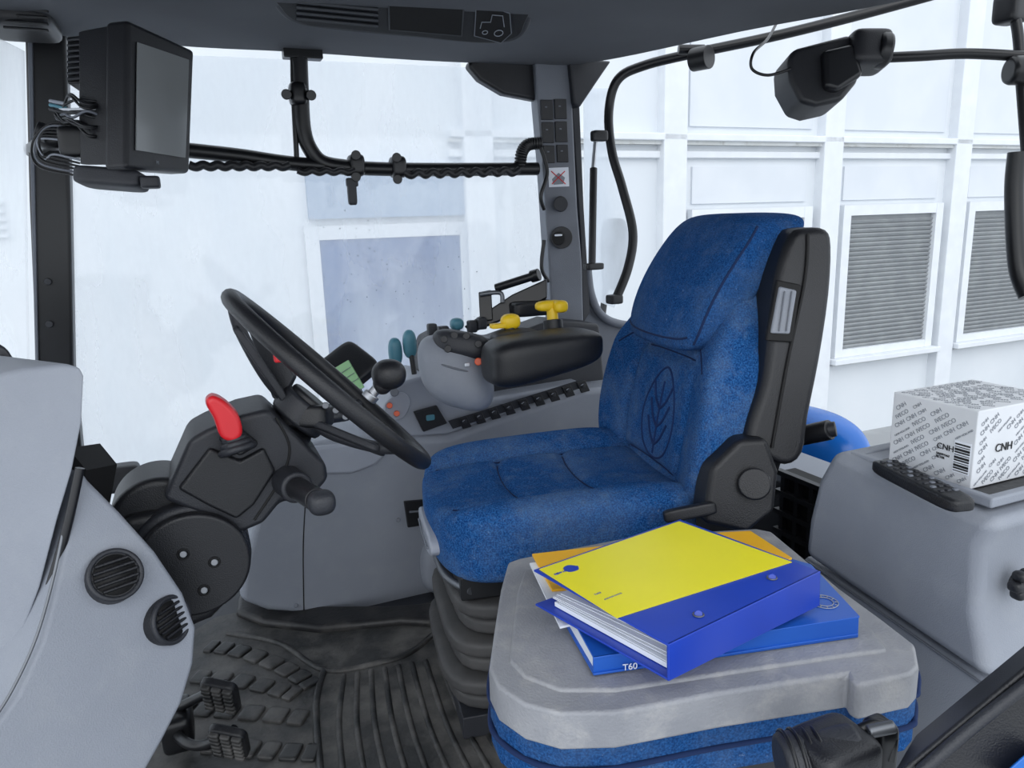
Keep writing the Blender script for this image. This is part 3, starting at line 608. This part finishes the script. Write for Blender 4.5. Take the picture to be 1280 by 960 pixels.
cb=[PZ(669,757,zb),None,PZ(1025,757,zb),PZ(836,852,zb)]; cb[1]=cb[0]+(cb[2]-cb[3])
prism('cover_front',ct,(0,0,-.003),BBLUE,g,b=.001)
prism('cover_back',cb,(0,0,.003),BBLUE,g,b=.001)
sp=[cb[3],cb[2],ct[2],ct[3]]; spn=(cb[2]-cb[3]).cross(z0).normalized()
if spn.y>0: spn=-spn
prism('spine',sp,-spn*.004,BBLUE,g,b=.0015)
us=(cb[2]-cb[3]); vs_=(cb[0]-cb[3])
def BP(u,v,z): p=cb[3]+us*u+vs_*v; return V((p.x,p.y,z))
prism('page_block',[BP(.05,.04,zb+.004),BP(.94,.04,zb+.004),BP(.94,.90,zb+.004),BP(.05,.90,zb+.004)],(0,0,.006),PAPER,g,b=0)
for i in range(6):
    o1=random.uniform(-.010,.03); o2=random.uniform(-.04,.03); z_=zb+.011+i*.0038
    prism('loose_sheet',[BP(.06+o1,.05,z_),BP(.93,.05,z_),BP(.93,.90+o2,z_-.001*i),BP(.06+o1,.90+o2,z_-.0024*i)],(0,0,.0008),PAPER,g,b=0)
for v_ in (.3,.5,.7):
    c_=BP(v_,.12,zb+.022); ring('binder_ring',c_,us,.018,.0014,STEEL,g,seg=24)
yq=[PZ(*q,zt+.0003) for q in [(674,712),(849,652),(990,703),(771,773)]]
prism('yellow_cover_sheet',yq,(0,0,.0008),BYEL,g,b=0)
xd=yq[1]-yq[0]; yd=yq[0]-yq[3]
text('maker_label','NEW HOLLAND',PZ(694,719,zt+.0015),xd,yd,.0055,BBLUE,g)
cprism('maker_emblem',[PZ(*q,zt+.0012) for q in [(704,711),(710,707),(721,708),(723,712),(712,715)]],(0,0,.0006),BBLUE,g,b=0)
text('cover_text','T6050',PZ(744,744,zt+.0015),xd,yd,.004,INK,g); text('cover_text','OPERATOR MANUAL',PZ(756,750,zt+.0015),xd,yd,.003,INK,g)
for q in ((873,768),(965,722)): cyl('rivet',PZ(*q,zt),PZ(*q,zt+.002),.005,BBLUE,g,b=.001); ring('rivet_rim',PZ(*q,zt+.001),z0,.006,.001,DSTEEL,g,seg=24)
# ---------------------------------------------------------------- left rear console + tray
g=grp('rear_side_console')
prism('bin',[PX(*q,1.0) for q in [(1040,563),(1020,600),(1008,650),(1003,695),(1120,775),(1236,855),(1222,770),(1226,690),(1246,655)]],(.55,0,0),GREY,g,b=.02,seg=5)
y1=PX(1040,566,1.0).y; y2=PX(1244,652,1.0).y; zt2=(PX(1040,566,1.0).z+PX(1244,652,1.0).z)/2
box('tray_recess',(1.30,(y1+y2)/2-.0,zt2+.004),(.26,(y1-y2)/2-.035,.004),RUB3,g,b=.002)
for s in (-1,1): box('tray_rim',(1.30,(y1+y2)/2+s*((y1-y2)/2-.028),zt2+.006),(.27,.008,.008),GREY,g,b=.004)
box('tray_rim_front',(1.028,(y1+y2)/2,zt2+.006),(.008,(y1-y2)/2-.02,.008),GREY,g,b=.004)
prism('lower_skirt',[PX(*q,1.02) for q in [(1003,695),(1120,775),(1236,855),(1232,1020),(1010,1000)]],(.4,0,0),GREY,g,b=.01)
tube('skirt_seam',[PX(*q,1.018) for q in [(1006,700),(1120,779),(1234,859)]],.002,GREYD,g)
kc=PY(1268,726,y2)
cyl('clamp_knob',kc,kc+V((-.0,-.02,0)),.016,BLK,g)
for i in range(6):
    a=i*math.pi/3; rbox('knob_lobe',kc+V((.016*math.cos(a),-.012,.016*math.sin(a))),(.008,.01,.008),BLK,g,res=5,n=3)
zs=zt2+.009
g=grp('cardboard_box'); h=.122
q1=PZ(1213,612,zs); q2=PZ(1110,578,zs)
dy=(q2-q1); dx=V((-dy.y,dy.x,0)).normalized()*-1
if dx.x<0: dx=-dx
dyn=dy.normalized(); Lx=.19; Ly=dy.length
prism('carton',[q1,q2,q2+dx*Lx,q1+dx*Lx],(0,0,h),CARD,g,b=.002)
def face_text(o,xd,yd,W,H,skip=None):
    xd=xd.normalized(); yd=yd.normalized(); ca,sa=math.cos(math.radians(38)),math.sin(math.radians(38))
    dirx=xd*ca+yd*sa; diry=yd*ca-xd*sa
    k=0; v=-W
    while v<H+W:
        u=-W+(k%4)*.009
        while u<W+H:
            s=['CNH','IVECO','NEW HOLLAND','IVECO','CNH'][(k*2+int(round(u*40)))%5]; sz=.0095 if len(s)<6 else .0045
            for _ in (0,1):
                wd=len(s)*sz*.70
                x0=u*ca-v*sa; y0=u*sa+v*ca; xe=x0+ca*wd; ye=y0+sa*wd
                ok=x0>.007 and y0>.002 and xe<W-.003 and ye<H-.008 and not (skip and xe>skip[0] and x0<skip[1] and ye>skip[2] and y0<skip[3])
                if ok: break
                s='CNH'; sz=.0075
            if ok: text('print',s,o+xd*x0+yd*y0,dirx,diry,sz,INK,g,ex=.0002)
            u+=(wd+.005) if ok else .006
        v+=.0118; k+=1
face_text(q2-dx*.0006,-dyn,z0,Ly,h,(Ly-.052,Ly,.016,.068))
face_text(q1-dyn*.0006,dx,z0,Lx,h,(.03,.09,.04,.08))
face_text(q2+z0*(h+.0005),-dyn,dx,Ly,Lx)
o=q2-dx*.0009-dyn*(Ly-.03)
box('barcode_label',o+dyn*-.012+z0*.045,(.0135,.0003,.025),PAPER,g,ax=(dyn,dx,z0),b=0)
for i in range(11): box('barcode',o-dx*.0006-dyn*.012+z0*(.023+i*.0042),(.012,.0003,.0006+.0006*(i%3)),INKB,g,ax=(dyn,dx,z0),b=0)
text('box_label','CNH',q2-dx*.0012-dyn*(Ly-.060)+z0*.05,-dyn,z0,.013,INKB,g)
text('box_label','504091563\nFILTER',q2-dx*.0012-dyn*(Ly-.060)+z0*.040,-dyn,z0,.005,INKB,g)
text('box_label','CNH',q1-dyn*.0012+dx*.045+z0*.052,dx,z0,.018,INKB,g)
g=grp('remote_control')
ra,rb=PZ(1104,582,zs+.012),PZ(1202,631,zs+.012); dd=(rb-ra); ax=axes(dd,z0.cross(dd))
rbox('shell',(ra+rb)/2,(dd.length/2+.008,.021,.011),BLK,g,ax=ax,n=6)
for i in range(9):
    for j in (-1,0,1): rbox('key',ra+dd*(.08+i*.095)+ax[1]*j*.011+z0*.011,(.0035,.0035,.002),CHAR if (i+j)%3 else GREYD,g,ax=ax,res=4)
g=grp('door_sill')
prism('sill',[P(*q,.72) for q in [(1110,975),(1290,826),(1290,1000),(1110,1000)]],V((.1,.05,-.02)),BLK,g,b=.006)
tube('seal',[P(*q,.715) for q in [(1150,965),(1220,905),(1290,850)]],.006,CHAR,g)
prism('blue_reflection',[P(*q,.70) for q in [(1245,975),(1290,935),(1290,975)]],V((.05,.02,-.02)),FEND,g,b=.003)  # solid blue sliver stands in for a reflection on the sill
# ---------------------------------------------------------------- light
w=bpy.data.worlds.new('overcast_sky'); sc.world=w; w.use_nodes=True; bg=w.node_tree.nodes['Background']
bg.inputs[0].default_value=(.87,.93,1.0,1); bg.inputs[1].default_value=1.6
sd=bpy.data.lights.new('sun','SUN'); sd.energy=.8; sd.angle=math.radians(50); sd.color=(1,.98,.96)
so=bpy.data.objects.new('sun',sd); sc.collection.objects.link(so)
so.rotation_euler=V((.35,.75,-.55)).to_track_quat('-Z','Y').to_euler()
